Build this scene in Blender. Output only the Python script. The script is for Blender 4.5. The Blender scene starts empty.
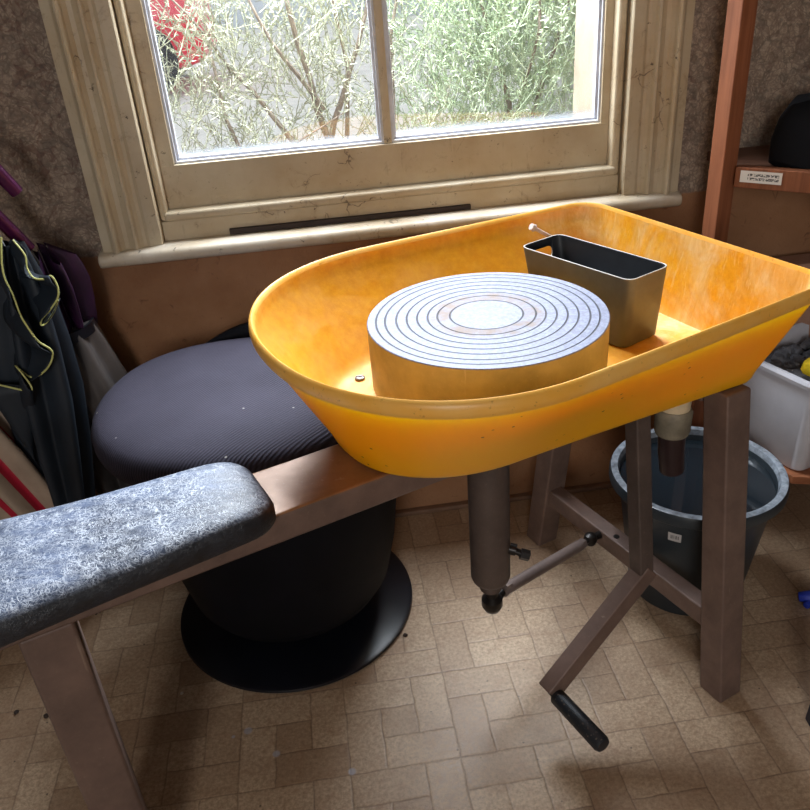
import bpy, bmesh, math, random
from math import sin, cos, pi, radians as R
from mathutils import Vector as V, Matrix
random.seed(7)
S = bpy.context.scene
COL = S.collection

# ------------------------------------------------------------ camera, world, light, exposure
H = 1.2
def cam_axes():
    d = V((115, -1440, 810)).normalized(); up = -d
    fw = V((0, 0, 1)); y = (fw - up * fw.dot(up)).normalized(); x = y.cross(up)
    if x.x < 0: x = -x
    return x, y, up
_X, _Y, _U = cam_axes()
M3 = Matrix((_X, _Y, _U))
cam = bpy.data.cameras.new('camera'); cam.lens = 36; cam.sensor_width = 36; cam.clip_start = .02
camo = bpy.data.objects.new('camera', cam); COL.objects.link(camo); S.camera = camo
_r, _u, _b = M3 @ V((1, 0, 0)), M3 @ V((0, 1, 0)), M3 @ V((0, 0, -1))
camo.matrix_world = Matrix(((_r.x, _u.x, _b.x, 0), (_r.y, _u.y, _b.y, 0), (_r.z, _u.z, _b.z, H), (0, 0, 0, 1)))

S.view_settings.view_transform = 'Standard'; S.view_settings.look = 'None'
S.view_settings.gamma = 1; S.view_settings.use_curve_mapping = False
S.view_settings.exposure = 0.12
w = bpy.data.worlds.new('sky'); S.world = w; w.use_nodes = True
bg = w.node_tree.nodes['Background']; bg.inputs[0].default_value = (.86, .93, 1, 1); bg.inputs[1].default_value = 1.15

WA = R(5.3)
WU = V((cos(WA), sin(WA), 0)); WN = V((-sin(WA), cos(WA), 0)); WD = 1.599
def WP(a, z, dd=0):                      # a point at the window wall: along it, height, distance into the room
    return WU * a + WN * (WD - dd) + V((0, 0, z))
def area(name, loc, target, sx, sy, power, colr):
    l = bpy.data.lights.new(name, 'AREA'); l.shape = 'RECTANGLE'; l.size = sx; l.size_y = sy
    l.energy = power; l.color = colr
    o = bpy.data.objects.new(name, l); COL.objects.link(o); o.location = loc
    o.rotation_euler = (V(target) - V(loc)).to_track_quat('-Z', 'Z').to_euler()
    return o
area('window_daylight', WP(.16, 1.75, -.42), WP(.12, .3, .9), 1.05, .9, 112, (.84, .92, 1))
area('rear_window_daylight', WP(-.9, 1.75, WD + 2.55), WP(0, .5, WD * .4), 1.1, 1.1, 60, (1, .96, .92))

# ------------------------------------------------------------ helpers
def lin(c):
    return tuple((x / 255 / 12.92 if x / 255 <= .04045 else ((x / 255 + .055) / 1.055) ** 2.4) for x in c) + (1,)
class NT:
    def __init__(s, name):
        s.m = bpy.data.materials.new(name); s.m.use_nodes = True; s.t = s.m.node_tree
        s.b = s.t.nodes['Principled BSDF']; s.out = s.t.nodes['Material Output']
    def n(s, ty, **k):
        x = s.t.nodes.new(ty)
        for a, v in k.items():
            if a.startswith('i_'): x.inputs[int(a[2:]) if a[2:].isdigit() else a[2:].replace('_', ' ')].default_value = v
            else: setattr(x, a, v)
        return x
    def l(s, a, b): s.t.links.new(a, b)
    def val(s, v, sock):
        if hasattr(v, 'is_output'): s.l(v, sock)
        else: sock.default_value = v
    def math(s, op, a, b=0., c=None, clamp=False):
        x = s.n('ShaderNodeMath', operation=op, use_clamp=clamp); s.val(a, x.inputs[0]); s.val(b, x.inputs[1])
        if c is not None: s.val(c, x.inputs[2])
        return x.outputs[0]
    def mix(s, f, a, b, mode='MIX'):
        x = s.n('ShaderNodeMix', data_type='RGBA', blend_type=mode)
        s.val(f, x.inputs[0]); s.val(a, x.inputs[6]); s.val(b, x.inputs[7]); return x.outputs[2]
    def ramp(s, f, p0, p1, lo=0., hi=1.):
        x = s.n('ShaderNodeMapRange', clamp=True); s.val(f, x.inputs[0])
        for i, q in enumerate((p0, p1, lo, hi)): x.inputs[i + 1].default_value = q
        return x.outputs[0]
    def coord(s, kind='Object', scale=(1, 1, 1), rot=(0, 0, 0), loc=(0, 0, 0)):
        t = s.n('ShaderNodeTexCoord') if kind != 'Position' else s.n('ShaderNodeNewGeometry')
        m = s.n('ShaderNodeMapping'); m.inputs[3].default_value = scale; m.inputs[2].default_value = rot; m.inputs[1].default_value = loc
        s.l(t.outputs[kind], m.inputs[0]); return m.outputs[0]
    def noise(s, v, sc, det=4, rough=.55, dist=0.):
        x = s.n('ShaderNodeTexNoise'); x.inputs['Scale'].default_value = sc; x.inputs['Detail'].default_value = det
        x.inputs['Roughness'].default_value = rough; x.inputs['Distortion'].default_value = dist
        s.l(v, x.inputs['Vector']); return x.outputs[0]
    def voro(s, v, sc, feat='F1', rnd=1.):
        x = s.n('ShaderNodeTexVoronoi', feature=feat); x.inputs['Scale'].default_value = sc
        if 'Randomness' in x.inputs: x.inputs['Randomness'].default_value = rnd
        s.l(v, x.inputs['Vector']); return x
    def bump(s, h, st=.3, d=.01):
        x = s.n('ShaderNodeBump'); x.inputs['Strength'].default_value = st; x.inputs['Distance'].default_value = d
        s.l(h, x.inputs['Height']); s.l(x.outputs[0], s.b.inputs['Normal'])
    def set(s, col=None, rough=None, metal=None, spec=None):
        if col is not None: s.val(col, s.b.inputs['Base Color'])
        if rough is not None: s.val(rough, s.b.inputs['Roughness'])
        if metal is not None: s.val(metal, s.b.inputs['Metallic'])
        if spec is not None: s.val(spec, s.b.inputs['Specular IOR Level'])
        return s.m
def plain(name, c, rough=.5, metal=0., spec=.5, var=.12, sc=30, bump=0.):
    t = NT(name); v = t.coord('Position'); n = t.noise(v, sc, 5, .6)
    c = lin(c); d = tuple(x * (1 - var * 2) for x in c[:3]) + (1,); h = tuple(min(1, x * (1 + var)) for x in c[:3]) + (1,)
    t.set(t.mix(t.ramp(n, .3, .7), d, h), rough, metal, spec)
    if bump: t.bump(n, bump, .004)
    return t.m

def mesh(name, vs, fs, mat=None, parent=None, smooth=False, mats=None, fm=None):
    m = bpy.data.meshes.new(name); m.from_pydata([tuple(v) for v in vs], [], fs); m.update()
    o = bpy.data.objects.new(name, m); COL.objects.link(o)
    for x in (mats or [mat]): m.materials.append(x)
    if fm:
        for p, i in zip(m.polygons, fm): p.material_index = i
    if smooth:
        for p in m.polygons: p.use_smooth = True
    if parent: o.parent = parent
    return o
def fixn(o):
    b = bmesh.new(); b.from_mesh(o.data); bmesh.ops.recalc_face_normals(b, faces=b.faces); b.to_mesh(o.data); b.free(); return o
def bev(o, wd=.003, seg=2):
    m = o.modifiers.new('bevel', 'BEVEL'); m.width = wd; m.segments = seg; m.limit_method = 'ANGLE'; m.angle_limit = R(40)
    for p in o.data.polygons: p.use_smooth = True
    n = o.modifiers.new('wn', 'WEIGHTED_NORMAL'); n.keep_sharp = True
    return o
class MB:
    def __init__(s): s.v = []; s.f = []; s.m = []
    def add(s, vs, fs, mi=0):
        k = len(s.v); s.v += [V(x) for x in vs]; s.f += [tuple(i + k for i in f) for f in fs]; s.m += [mi] * len(fs); return s
    def hexa(s, c8, mi=0):   # 4 bottom ring + 4 top ring
        return s.add(c8, [(0, 3, 2, 1), (4, 5, 6, 7), (0, 1, 5, 4), (1, 2, 6, 5), (2, 3, 7, 6), (3, 0, 4, 7)], mi)
    def box(s, c, ex, ey, ez, mi=0):   # centre and three half-extent vectors
        c, ex, ey, ez = V(c), V(ex), V(ey), V(ez)
        return s.hexa([c - ex - ey - ez, c + ex - ey - ez, c + ex + ey - ez, c - ex + ey - ez,
                       c - ex - ey + ez, c + ex - ey + ez, c + ex + ey + ez, c - ex + ey + ez], mi)
    def tube(s, pts, r, n=12, mi=0, cap=True):
        pts = [V(p) for p in pts]; rs = r if isinstance(r, (list, tuple)) else [r] * len(pts)
        t0 = (pts[1] - pts[0]).normalized(); a = V((0, 0, 1)) if abs(t0.z) < .9 else V((1, 0, 0)); nx = t0.cross(a).normalized()
        rings = []
        for i, p in enumerate(pts):
            t = (pts[min(i + 1, len(pts) - 1)] - pts[max(i - 1, 0)]).normalized()
            nx = (nx - t * nx.dot(t)).normalized(); ny = t.cross(nx)
            rings.append([p + (nx * cos(2 * pi * j / n) + ny * sin(2 * pi * j / n)) * rs[i] for j in range(n)])
        vs = [q for r_ in rings for q in r_]; fs = []
        for i in range(len(pts) - 1):
            for j in range(n): fs.append((i * n + j, i * n + (j + 1) % n, (i + 1) * n + (j + 1) % n, (i + 1) * n + j))
        if cap: fs += [tuple(range(n))[::-1], tuple((len(pts) - 1) * n + j for j in range(n))]
        return s.add(vs, fs, mi)
    def rings(s, rings, capa=True, capb=True, mis=None, closed=False):
        n = len(rings[0]); k0 = len(s.v); s.v += [V(p) for r_ in rings for p in r_]
        m = len(rings)
        for i in range(m if closed else m - 1):
            i2 = (i + 1) % m
            for j in range(n):
                s.f.append((k0 + i * n + j, k0 + i * n + (j + 1) % n, k0 + i2 * n + (j + 1) % n, k0 + i2 * n + j)); s.m.append(mis[i] if mis else 0)
        if capa and not closed: s.f.append(tuple(k0 + j for j in range(n))[::-1]); s.m.append(mis[0] if mis else 0)
        if capb and not closed: s.f.append(tuple(k0 + (m - 1) * n + j for j in range(n))); s.m.append(mis[-1] if mis else 0)
        return s
    def lathe(s, prof, c, n=64, mis=None, capa=True, capb=True, sx=1, ax=None):
        c = V(c)
        return s.rings([[c + V((r * cos(2 * pi * j / n), r * sin(2 * pi * j / n), z)) for j in range(n)] for r, z in prof], capa, capb, mis)
    def build(s, name, mats, parent=None, smooth=False, bevel=0):
        if not isinstance(mats, (list, tuple)): mats = [mats]
        o = mesh(name, s.v, s.f, parent=parent, mats=mats, fm=s.m, smooth=smooth); fixn(o)
        if bevel: bev(o, bevel)
        if smooth:
            e = o.modifiers.new('edge', 'EDGE_SPLIT'); e.split_angle = R(38)
        return o
def root(name, loc=(0, 0, 0)):
    o = bpy.data.objects.new(name, None); COL.objects.link(o); o.location = loc; o.empty_display_size = .1; return o
def tag(o, label=None, cat=None, group=None, kind=None):
    for k, v in (('label', label), ('category', cat), ('group', group), ('kind', kind)):
        if v: o[k] = v
    return o
def par(child, p):                       # parent but keep the world place
    child.parent = p; child.matrix_parent_inverse = Matrix.Translation(p.location).inverted(); return child
def put(child_list, p):
    for c in child_list: par(c, p)
def strut(mb, bot, top, ex, ey, mi=0):   # a bar between two points with fixed horizontal half-extents
    bot, top, ex, ey = V(bot), V(top), V(ex), V(ey)
    return mb.hexa([bot - ex - ey, bot + ex - ey, bot + ex + ey, bot - ex + ey, top - ex - ey, top + ex - ey, top + ex + ey, top - ex + ey], mi)
def beam(mb, p, q, upv, hw, hh, mi=0):
    p, q = V(p), V(q); t = (q - p).normalized(); sd = t.cross(V(upv)).normalized(); u = sd.cross(t)
    return mb.box((p + q) / 2, (q - p) / 2, sd * hw, u * hh, mi)

# ------------------------------------------------------------ materials
def m_floor():
    t = NT('vinyl_floor'); g = t.n('ShaderNodeNewGeometry')
    vr = t.n('ShaderNodeVectorRotate', rotation_type='Z_AXIS'); vr.inputs['Angle'].default_value = -WA
    t.l(g.outputs['Position'], vr.inputs[0]); wp = vr.outputs[0]
    wob = t.n('ShaderNodeTexNoise'); wob.inputs['Scale'].default_value = 25; t.l(wp, wob.inputs['Vector'])
    sp = t.n('ShaderNodeSeparateXYZ'); t.l(wp, sp.inputs[0]); U = .0628
    wv = t.math('MULTIPLY', t.math('SUBTRACT', wob.outputs[0], .5), .10)
    gx = t.math('ADD', t.math('DIVIDE', t.math('ADD', sp.outputs[0], .0575 + 300 * U), U), wv)
    gy = t.math('ADD', t.math('DIVIDE', t.math('ADD', sp.outputs[1], -.897 + 300 * U), U), wv)
    fx = t.math('MODULO', gx, 3.); fy = t.math('MODULO', gy, 3.)
    rects = [(.5, 1, .5, 1), (2, .5, 1, .5), (1.5, 1.5, .5, .5), (1, 2.5, 1, .5), (2.5, 2, .5, 1)]
    best = None; idv = 0.
    for k, (cx, cy, hx, hy) in enumerate(rects):
        dx = t.math('SUBTRACT', hx, t.math('ABSOLUTE', t.math('SUBTRACT', fx, cx)))
        dy = t.math('SUBTRACT', hy, t.math('ABSOLUTE', t.math('SUBTRACT', fy, cy)))
        d = t.math('MINIMUM', dx, dy); ins = t.math('GREATER_THAN', d, 0.)
        idv = t.math('ADD', idv, t.math('MULTIPLY', ins, float(k + 1)))
        best = d if best is None else t.math('MAXIMUM', best, d)
    cx_ = t.math('FLOOR', t.math('DIVIDE', gx, 3.)); cy_ = t.math('FLOOR', t.math('DIVIDE', gy, 3.))
    cb = t.n('ShaderNodeCombineXYZ'); t.l(cx_, cb.inputs[0]); t.l(cy_, cb.inputs[1]); t.l(idv, cb.inputs[2])
    wn = t.n('ShaderNodeTexWhiteNoise'); t.l(cb.outputs[0], wn.inputs[0])
    n1 = t.noise(wp, 150, 6, .75); n2 = t.noise(wp, 6, 4, .6); n3 = t.noise(wp, 420, 3, .7)
    c = t.mix(t.ramp(wn.outputs[0], 0, 1), lin((180, 152, 124)), lin((214, 188, 158)))
    c = t.mix(t.ramp(n1, .38, .62), t.mix(.62, c, lin((118, 90, 66))), c)
    n5 = t.noise(wp, 38, 5, .7); c = t.mix(t.ramp(n5, .5, .68, 0, .4), c, lin((150, 112, 84)))
    c = t.mix(t.ramp(n3, .55, .75, 0, .35), c, lin((222, 204, 180)))
    c = t.mix(t.ramp(n2, .45, .75, 0, .45), c, lin((134, 104, 82)))
    line = t.ramp(best, .006, .035, .55, 0)
    line = t.math('MULTIPLY', line, t.ramp(t.noise(wp, 18, 3), .3, .6, .45, 1))
    c = t.mix(line, c, lin((92, 68, 52)))
    # darker brown towards the window wall and paint drips of their own shape
    c = t.mix(t.math('MULTIPLY', t.ramp(sp.outputs[1], 1.2, 1.6), .35), c, lin((100, 72, 52)))
    for (a, b, r) in ((-.234, 1.02, .009), (-.26, 1.012, .004), (-.183, .962, .008), (-.055, .903, .008)):
        dd = t.math('SQRT', t.math('ADD', t.math('POWER', t.math('SUBTRACT', sp.outputs[0], a), 2.), t.math('POWER', t.math('SUBTRACT', sp.outputs[1], b), 2.)))
        c = t.mix(t.ramp(dd, r * .6, r, .8, 0), c, lin((178, 176, 186)))
    sp2 = t.voro(wp, 26); c = t.mix(t.ramp(sp2.outputs[0], .035, .06, .75, 0), c, lin((46, 32, 26)))
    t.set(c, t.ramp(n1, .3, .7, .34, .6), 0, .5)
    t.bump(t.math('ADD', t.math('MULTIPLY', t.ramp(best, 0, .05), .8), t.math('MULTIPLY', n1, .5)), .35, .0015)
    return t.m
def m_wall():
    t = NT('wallpaper_over_dado'); v = t.coord('Position'); sp = t.n('ShaderNodeSeparateXYZ'); t.l(v, sp.inputs[0])
    n1 = t.noise(v, 20, 6, .65, 1.5); n2 = t.noise(v, 70, 5, .7, 2.5); vo = t.voro(v, 26); n4 = t.noise(v, 4, 3)
    c = t.mix(t.ramp(n2, .42, .6), lin((150, 130, 114)), lin((186, 166, 146)))
    c = t.mix(t.ramp(n1, .5, .56, 0, .5), c, lin((112, 92, 82)))
    c = t.mix(t.math('MULTIPLY', t.ramp(t.noise(v, 34, 3, .5, 2), .56, .62, 0, .6), t.ramp(n4, .4, .6)), c, lin((116, 80, 68)))
    wv = t.n('ShaderNodeTexWave', wave_type='RINGS'); wv.inputs['Scale'].default_value = 9; wv.inputs['Distortion'].default_value = 14; wv.inputs['Detail'].default_value = 3; wv.inputs['Detail Scale'].default_value = 2.2
    t.l(v, wv.inputs['Vector']); c = t.mix(t.ramp(wv.outputs[1], .86, .97, 0, .4), c, lin((104, 98, 90)))
    c = t.mix(t.ramp(n4, .4, .7, 0, .35), c, lin((100, 92, 86)))
    dn = t.n('ShaderNodeTexNoise'); dn.inputs['Scale'].default_value = 14; dn.inputs['Detail'].default_value = 3; t.l(v, dn.inputs['Vector'])
    vm = t.n('ShaderNodeVectorMath', operation='MULTIPLY_ADD'); t.l(dn.outputs[1], vm.inputs[0]); vm.inputs[1].default_value = (.16, .16, .16); t.l(v, vm.inputs[2])
    e1 = t.voro(vm.outputs[0], 42, 'DISTANCE_TO_EDGE'); c = t.mix(t.math('MULTIPLY', t.ramp(e1.outputs[0], .03, .10, .5, 0), t.ramp(n2, .4, .6, .2, 1)), c, lin((72, 58, 52)))
    d1 = t.noise(v, 5, 5, .6); d2 = t.noise(v, 32, 6, .7, 1)
    d = t.mix(t.ramp(d1, .35, .65), lin((140, 98, 68)), lin((164, 122, 90)))
    d = t.mix(t.ramp(d2, .61, .70, 0, .6), d, lin((84, 50, 36)))
    cr = t.voro(t.coord('Position', scale=(1, 1, .6)), 7, 'DISTANCE_TO_EDGE'); d = t.mix(t.math('MULTIPLY', t.ramp(cr.outputs[0], .003, .012, .5, 0), t.ramp(n4, .6, .64)), d, lin((80, 44, 30)))
    msk = t.ramp(t.math('ADD', sp.outputs[2], t.math('MULTIPLY', n1, .01)), .722, .726)
    t.set(t.mix(msk, d, c), t.mix(msk, (.6, .6, .6, 1), (.9, .9, .9, 1)), 0, .25)
    t.bump(t.math('ADD', t.math('MULTIPLY', n1, 1.), t.math('MULTIPLY', n2, .6)), .5, .006)
    return t.m
def m_paint(name='aged_cream_paint', base=(194, 180, 154)):
    t = NT(name); v = t.coord('Position'); n1 = t.noise(v, 9, 5, .6); n2 = t.noise(v, 55, 6, .75); n3 = t.noise(v, 16, 6, .8, 1.2)
    c = t.mix(t.ramp(n1, .35, .68), lin(base), lin((176, 156, 126)))
    c = t.mix(t.ramp(n3, .57, .72, 0, .6), c, lin((130, 106, 80)))
    c = t.mix(t.ramp(n2, .63, .69, 0, .9), c, lin((62, 46, 36)))
    st = t.noise(t.coord('Position', scale=(1, 1, .09)), 90, 5, .7); c = t.mix(t.math('MULTIPLY', t.ramp(st, .60, .68, 0, .3), t.ramp(n3, .45, .6)), c, lin((96, 76, 60)))
    dn = t.n('ShaderNodeTexNoise'); dn.inputs['Scale'].default_value = 30; dn.inputs['Detail'].default_value = 4; t.l(v, dn.inputs['Vector'])
    vm = t.n('ShaderNodeVectorMath', operation='MULTIPLY_ADD'); t.l(dn.outputs[1], vm.inputs[0]); vm.inputs[1].default_value = (.06, .06, .06); t.l(v, vm.inputs[2])
    cr = t.voro(vm.outputs[0], 12, 'DISTANCE_TO_EDGE')
    c = t.mix(t.math('MULTIPLY', t.ramp(cr.outputs[0], .004, .02, .8, 0), t.ramp(n1, .58, .64)), c, lin((70, 52, 38)))
    t.set(c, t.ramp(n2, .3, .7, .35, .6), 0, .5); t.bump(n2, .25, .002); return t.m
def m_tray_out():
    t = NT('orange_plastic'); v = t.coord('Position'); n = t.noise(v, 40, 6, .7)
    c = t.mix(t.ramp(t.noise(v, 5, 3), .3, .7), lin((255, 184, 8)), lin((255, 176, 5)))
    sp = t.voro(v, 60); c = t.mix(t.math('MULTIPLY', t.ramp(sp.outputs[0], .10, .15, .9, 0), t.ramp(t.noise(v, 11, 3), .56, .62)), c, lin((110, 62, 18)))
    t.b.inputs['Subsurface Weight'].default_value = .35; t.b.inputs['Subsurface Radius'].default_value = (.6, .5, .1); t.b.inputs['Subsurface Scale'].default_value = .03
    t.set(c, .42, 0, .4); return t.m
def m_tray_in():
    t = NT('orange_plastic_with_clay_film'); v = t.coord('Position'); n = t.noise(v, 7, 6, .65, .8); n2 = t.noise(v, 60, 6, .75)
    st = t.noise(t.coord('Position', scale=(1, 1, .25)), 30, 5, .7, .5)
    c = t.mix(t.ramp(n2, .35, .65), lin((226, 148, 20)), lin((240, 168, 36)))
    tcx = t.n('ShaderNodeVectorRotate', rotation_type='Z_AXIS'); tcx.inputs['Angle'].default_value = -R(26); t.l(v, tcx.inputs[0]); sx = t.n('ShaderNodeSeparateXYZ'); t.l(tcx.outputs[0], sx.inputs[0])
    endw = t.ramp(sx.outputs[0], .78, .93)      # clay film collects on the square end
    front = t.ramp(sx.outputs[1], .80, .68)
    film = t.math('MULTIPLY', t.ramp(n, .38, .58), t.math('MAXIMUM', t.math('MAXIMUM', endw, t.math('MULTIPLY', front, .6)), .12))
    c = t.mix(t.math('MULTIPLY', film, .75), c, t.mix(t.ramp(st, .35, .65), lin((206, 150, 60)), lin((240, 208, 150))))
    scr = t.noise(t.coord('Position', rot=(0, R(35), 0), scale=(1, 1, .12)), 120, 4, .7); c = t.mix(t.math('MULTIPLY', endw, t.ramp(scr, .56, .70, 0, .35)), c, lin((244, 212, 150)))
    t.b.inputs['Subsurface Weight'].default_value = .2; t.b.inputs['Subsurface Radius'].default_value = (.6, .5, .1); t.b.inputs['Subsurface Scale'].default_value = .03
    t.set(c, t.ramp(n, .4, .6, .35, .6), 0, .5); t.bump(n2, .12, .002); return t.m
def m_rim():
    t = NT('scuffed_highlit_rim'); v = t.coord('Position'); n = t.noise(v, 12, 5, .6); n2 = t.noise(v, 130, 4, .7)
    c = t.mix(t.ramp(n, .35, .7), lin((246, 176, 66)), lin((250, 196, 108)))  # paler base carries both the scuffing and the rim's painted highlight
    c = t.mix(t.ramp(n2, .62, .7, 0, .5), c, lin((150, 88, 24)))
    t.set(c, .38, 0, .5); return t.m
def m_head_top():
    t = NT('grooved_aluminium'); tc = t.n('ShaderNodeTexCoord'); sp = t.n('ShaderNodeSeparateXYZ'); t.l(tc.outputs['Object'], sp.inputs[0])
    r = t.math('SQRT', t.math('ADD', t.math('POWER', sp.outputs[0], 2.), t.math('POWER', sp.outputs[1], 2.)))
    n = t.noise(tc.outputs['Object'], 30, 5, .7); n2 = t.noise(tc.outputs['Object'], 160, 4, .7)
    gr = 0.
    for q in (.052, .070, .084, .099, .114, .129, .145, .158): 
        gr = t.math('MAXIMUM', gr, t.ramp(t.math('ABSOLUTE', t.math('SUBTRACT', r, q)), 0.0006, .0015, 1, 0))
    c = t.mix(t.ramp(n2, .4, .65), lin((104, 106, 124)), lin((130, 134, 154)))
    clay = t.math('MULTIPLY', t.ramp(t.math('ABSOLUTE', t.math('SUBTRACT', r, .066)), .010, .018, 1, 0), t.ramp(n, .38, .6))
    c = t.mix(t.math('MULTIPLY', clay, .7), c, lin((126, 104, 80)))
    c = t.mix(t.math('MULTIPLY', gr, .92), c, lin((38, 36, 42)))
    t.set(c, t.math('ADD', t.ramp(n2, .3, .7, .46, .6), t.math('MULTIPLY', clay, .1)), .2, .25)
    t.bump(t.math('SUBTRACT', 1., gr), .8, .0015); return t.m
BA_ = R(27)
def m_leather():
    t = NT('cracked_leather'); v = t.coord('Position'); 
    dn = t.n('ShaderNodeTexNoise'); dn.inputs['Scale'].default_value = 60; t.l(v, dn.inputs['Vector'])
    vm = t.n('ShaderNodeVectorMath', operation='MULTIPLY_ADD'); t.l(dn.outputs[1], vm.inputs[0]); vm.inputs[1].default_value = (.012, .012, .012); t.l(v, vm.inputs[2])
    cr = t.voro(vm.outputs[0], 230, 'DISTANCE_TO_EDGE'); cr2 = t.voro(vm.outputs[0], 150, 'DISTANCE_TO_EDGE')
    n = t.noise(v, 9, 4, .6); n2 = t.noise(v, 45, 5, .7)
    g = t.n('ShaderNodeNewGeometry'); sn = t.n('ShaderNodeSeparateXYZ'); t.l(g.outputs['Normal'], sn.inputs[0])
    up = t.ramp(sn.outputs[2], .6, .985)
    rg = [t.ramp(t.math('ABSOLUTE', t.math('SUBTRACT', t.noise(vm.outputs[0], q, 2, .5, 1.5), .5)), .004, w_, 1, 0) for q, w_ in ((75, .035), (130, .045))]
    lines = t.math('MAXIMUM', t.math('MULTIPLY', t.ramp(cr2.outputs[0], .01, .06, 1, 0), .6), t.math('MAXIMUM', rg[0], rg[1]))
    lines = t.math('MULTIPLY', lines, t.ramp(n2, .36, .6, .15, .9)); 
    c = t.mix(t.ramp(n2, .3, .7), lin((16, 18, 24)), lin((34, 38, 48)))
    dust_sheen = t.math('MULTIPLY', up, t.ramp(n, .34, .64, .15, .75))
    stn = t.noise(t.coord('Position', rot=(0, 0, -BA_), scale=(.2, 1, 1)), 40, 5, .65); dust_sheen = t.math('MULTIPLY', dust_sheen, t.ramp(stn, .35, .6, .45, 1))
    c = t.mix(dust_sheen, c, lin((128, 146, 182)))  # top's bluish window sheen is painted in along with the clay dust
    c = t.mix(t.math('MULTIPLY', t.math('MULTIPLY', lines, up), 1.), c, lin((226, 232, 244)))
    t.set(c, t.ramp(n2, .3, .7, .32, .5), 0, .6); t.bump(lines, .35, .0012); return t.m
def m_woven():
    t = NT('ribbed_cloth'); v = t.coord('Position', rot=(0, 0, R(40)))
    w = t.n('ShaderNodeTexWave'); w.inputs['Scale'].default_value = 62; w.inputs['Distortion'].default_value = 1.2; w.inputs['Detail'].default_value = 2; t.l(v, w.inputs['Vector'])
    n = t.noise(v, 6, 4); n2 = t.noise(v, 120, 4, .7)
    c = t.mix(w.outputs[1], lin((38, 36, 46)), lin((66, 62, 76)))
    c = t.mix(t.ramp(n, .35, .7, 0, .4), c, lin((74, 70, 84)))
    s = t.voro(v, 22); c = t.mix(t.ramp(s.outputs[0], .04, .07, .8, 0), c, lin((190, 185, 180)))
    t.set(c, .85, 0, .25); t.bump(t.math('ADD', w.outputs[1], n2), .35, .002); return t.m
def m_metal(name, c, rough=.42, dust_sheen=.25):
    t = NT(name); v = t.coord('Position'); n = t.noise(v, 14, 6, .65); n2 = t.noise(v, 200, 4, .7); n3 = t.noise(t.coord('Position', scale=(1, 1, .12)), 60, 4)
    k = lin(c); c1 = t.mix(t.ramp(n, .35, .7), k, tuple(x * .62 for x in k[:3]) + (1,))
    c1 = t.mix(t.ramp(n2, .6, .75, 0, dust_sheen), c1, lin((170, 150, 130)))
    c1 = t.mix(t.ramp(n3, .68, .74, 0, .3), c1, lin((190, 170, 150)))
    t.set(c1, t.ramp(n, .3, .7, rough, rough + .18), .15, .5); t.bump(n2, .08, .001); return t.m
def m_wood(name, a, b, sc=(2, 30, 30)):
    t = NT(name); v = t.coord('Position', scale=sc); n = t.noise(v, 3, 6, .65, .6); n2 = t.noise(t.coord('Position'), 8, 4)
    c = t.mix(t.ramp(n, .35, .65), lin(a), lin(b)); c = t.mix(t.ramp(n2, .5, .8, 0, .4), c, tuple(x * .5 for x in lin(a)[:3]) + (1,))
    t.set(c, .55, 0, .35); t.bump(n, .15, .002); return t.m
def m_glass():
    t = NT('dusty_glass'); tr = t.n('ShaderNodeBsdfTransparent'); gl = t.n('ShaderNodeBsdfGlossy'); gl.inputs['Roughness'].default_value = .03
    mx = t.n('ShaderNodeMixShader'); mx.inputs[0].default_value = .05; df = t.n('ShaderNodeBsdfDiffuse'); df.inputs[0].default_value = (.8, .85, .9, 1)
    mx2 = t.n('ShaderNodeMixShader'); v = t.coord('Position'); n = t.noise(v, 8, 6, .7)
    sp = t.n('ShaderNodeSeparateXYZ'); t.l(v, sp.inputs[0])
    low = t.ramp(t.math('ADD', sp.outputs[2], t.math('MULTIPLY', n, -.03)), .870, .880, .35, 0)
    t.l(t.math('ADD', t.ramp(n, .3, .8, .01, .07), low), mx2.inputs[0])
    t.l(tr.outputs[0], mx.inputs[1]); t.l(gl.outputs[0], mx.inputs[2]); t.l(mx.outputs[0], mx2.inputs[1]); t.l(df.outputs[0], mx2.inputs[2])
    t.l(mx2.outputs[0], t.out.inputs[0]); return t.m
FLOOR = m_floor(); WALL = m_wall(); PAINT = m_paint(); PAINT2 = m_paint('white_sill_paint', (206, 194, 176))
PAINT3 = plain('daylit_moulding_paint', (196, 198, 206), .4); TOUT = m_tray_out(); TIN = m_tray_in(); TRIM_ = m_rim(); HTOP = m_head_top(); LEATHER = m_leather(); WOVEN = m_woven()  # paler bluish moulding colour has the daylight on it painted in
BROWN = m_metal('taupe_painted_steel', (124, 101, 91)); BROWND = m_metal('dark_taupe_steel', (96, 82, 76))
RUST = m_metal('ochre_stained_steel', (158, 112, 76), .3, .5)
ALU = m_metal('tray_tinted_aluminium', (138, 124, 78), .36);  # khaki base colour includes the yellow tray's reflection
STEEL = plain('dull_steel', (130, 124, 120), .35, .8); BLKSTEEL = plain('oily_black_steel', (40, 36, 34), .35, .5)
BLACK = plain('black_plastic', (16, 18, 26), .33, 0, .5, .2, 12); BLACKM = plain('black_drum_vinyl', (9, 10, 17), .65, 0, .15, .2, 9)
GLASS = m_glass(); WHITEP = plain('white_primer', (222, 222, 226), .5)
PLASTER = plain('plaster', (112, 100, 90), .9, 0, .2); CEIL = plain('ceiling_white', (160, 154, 146), .9)

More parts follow.
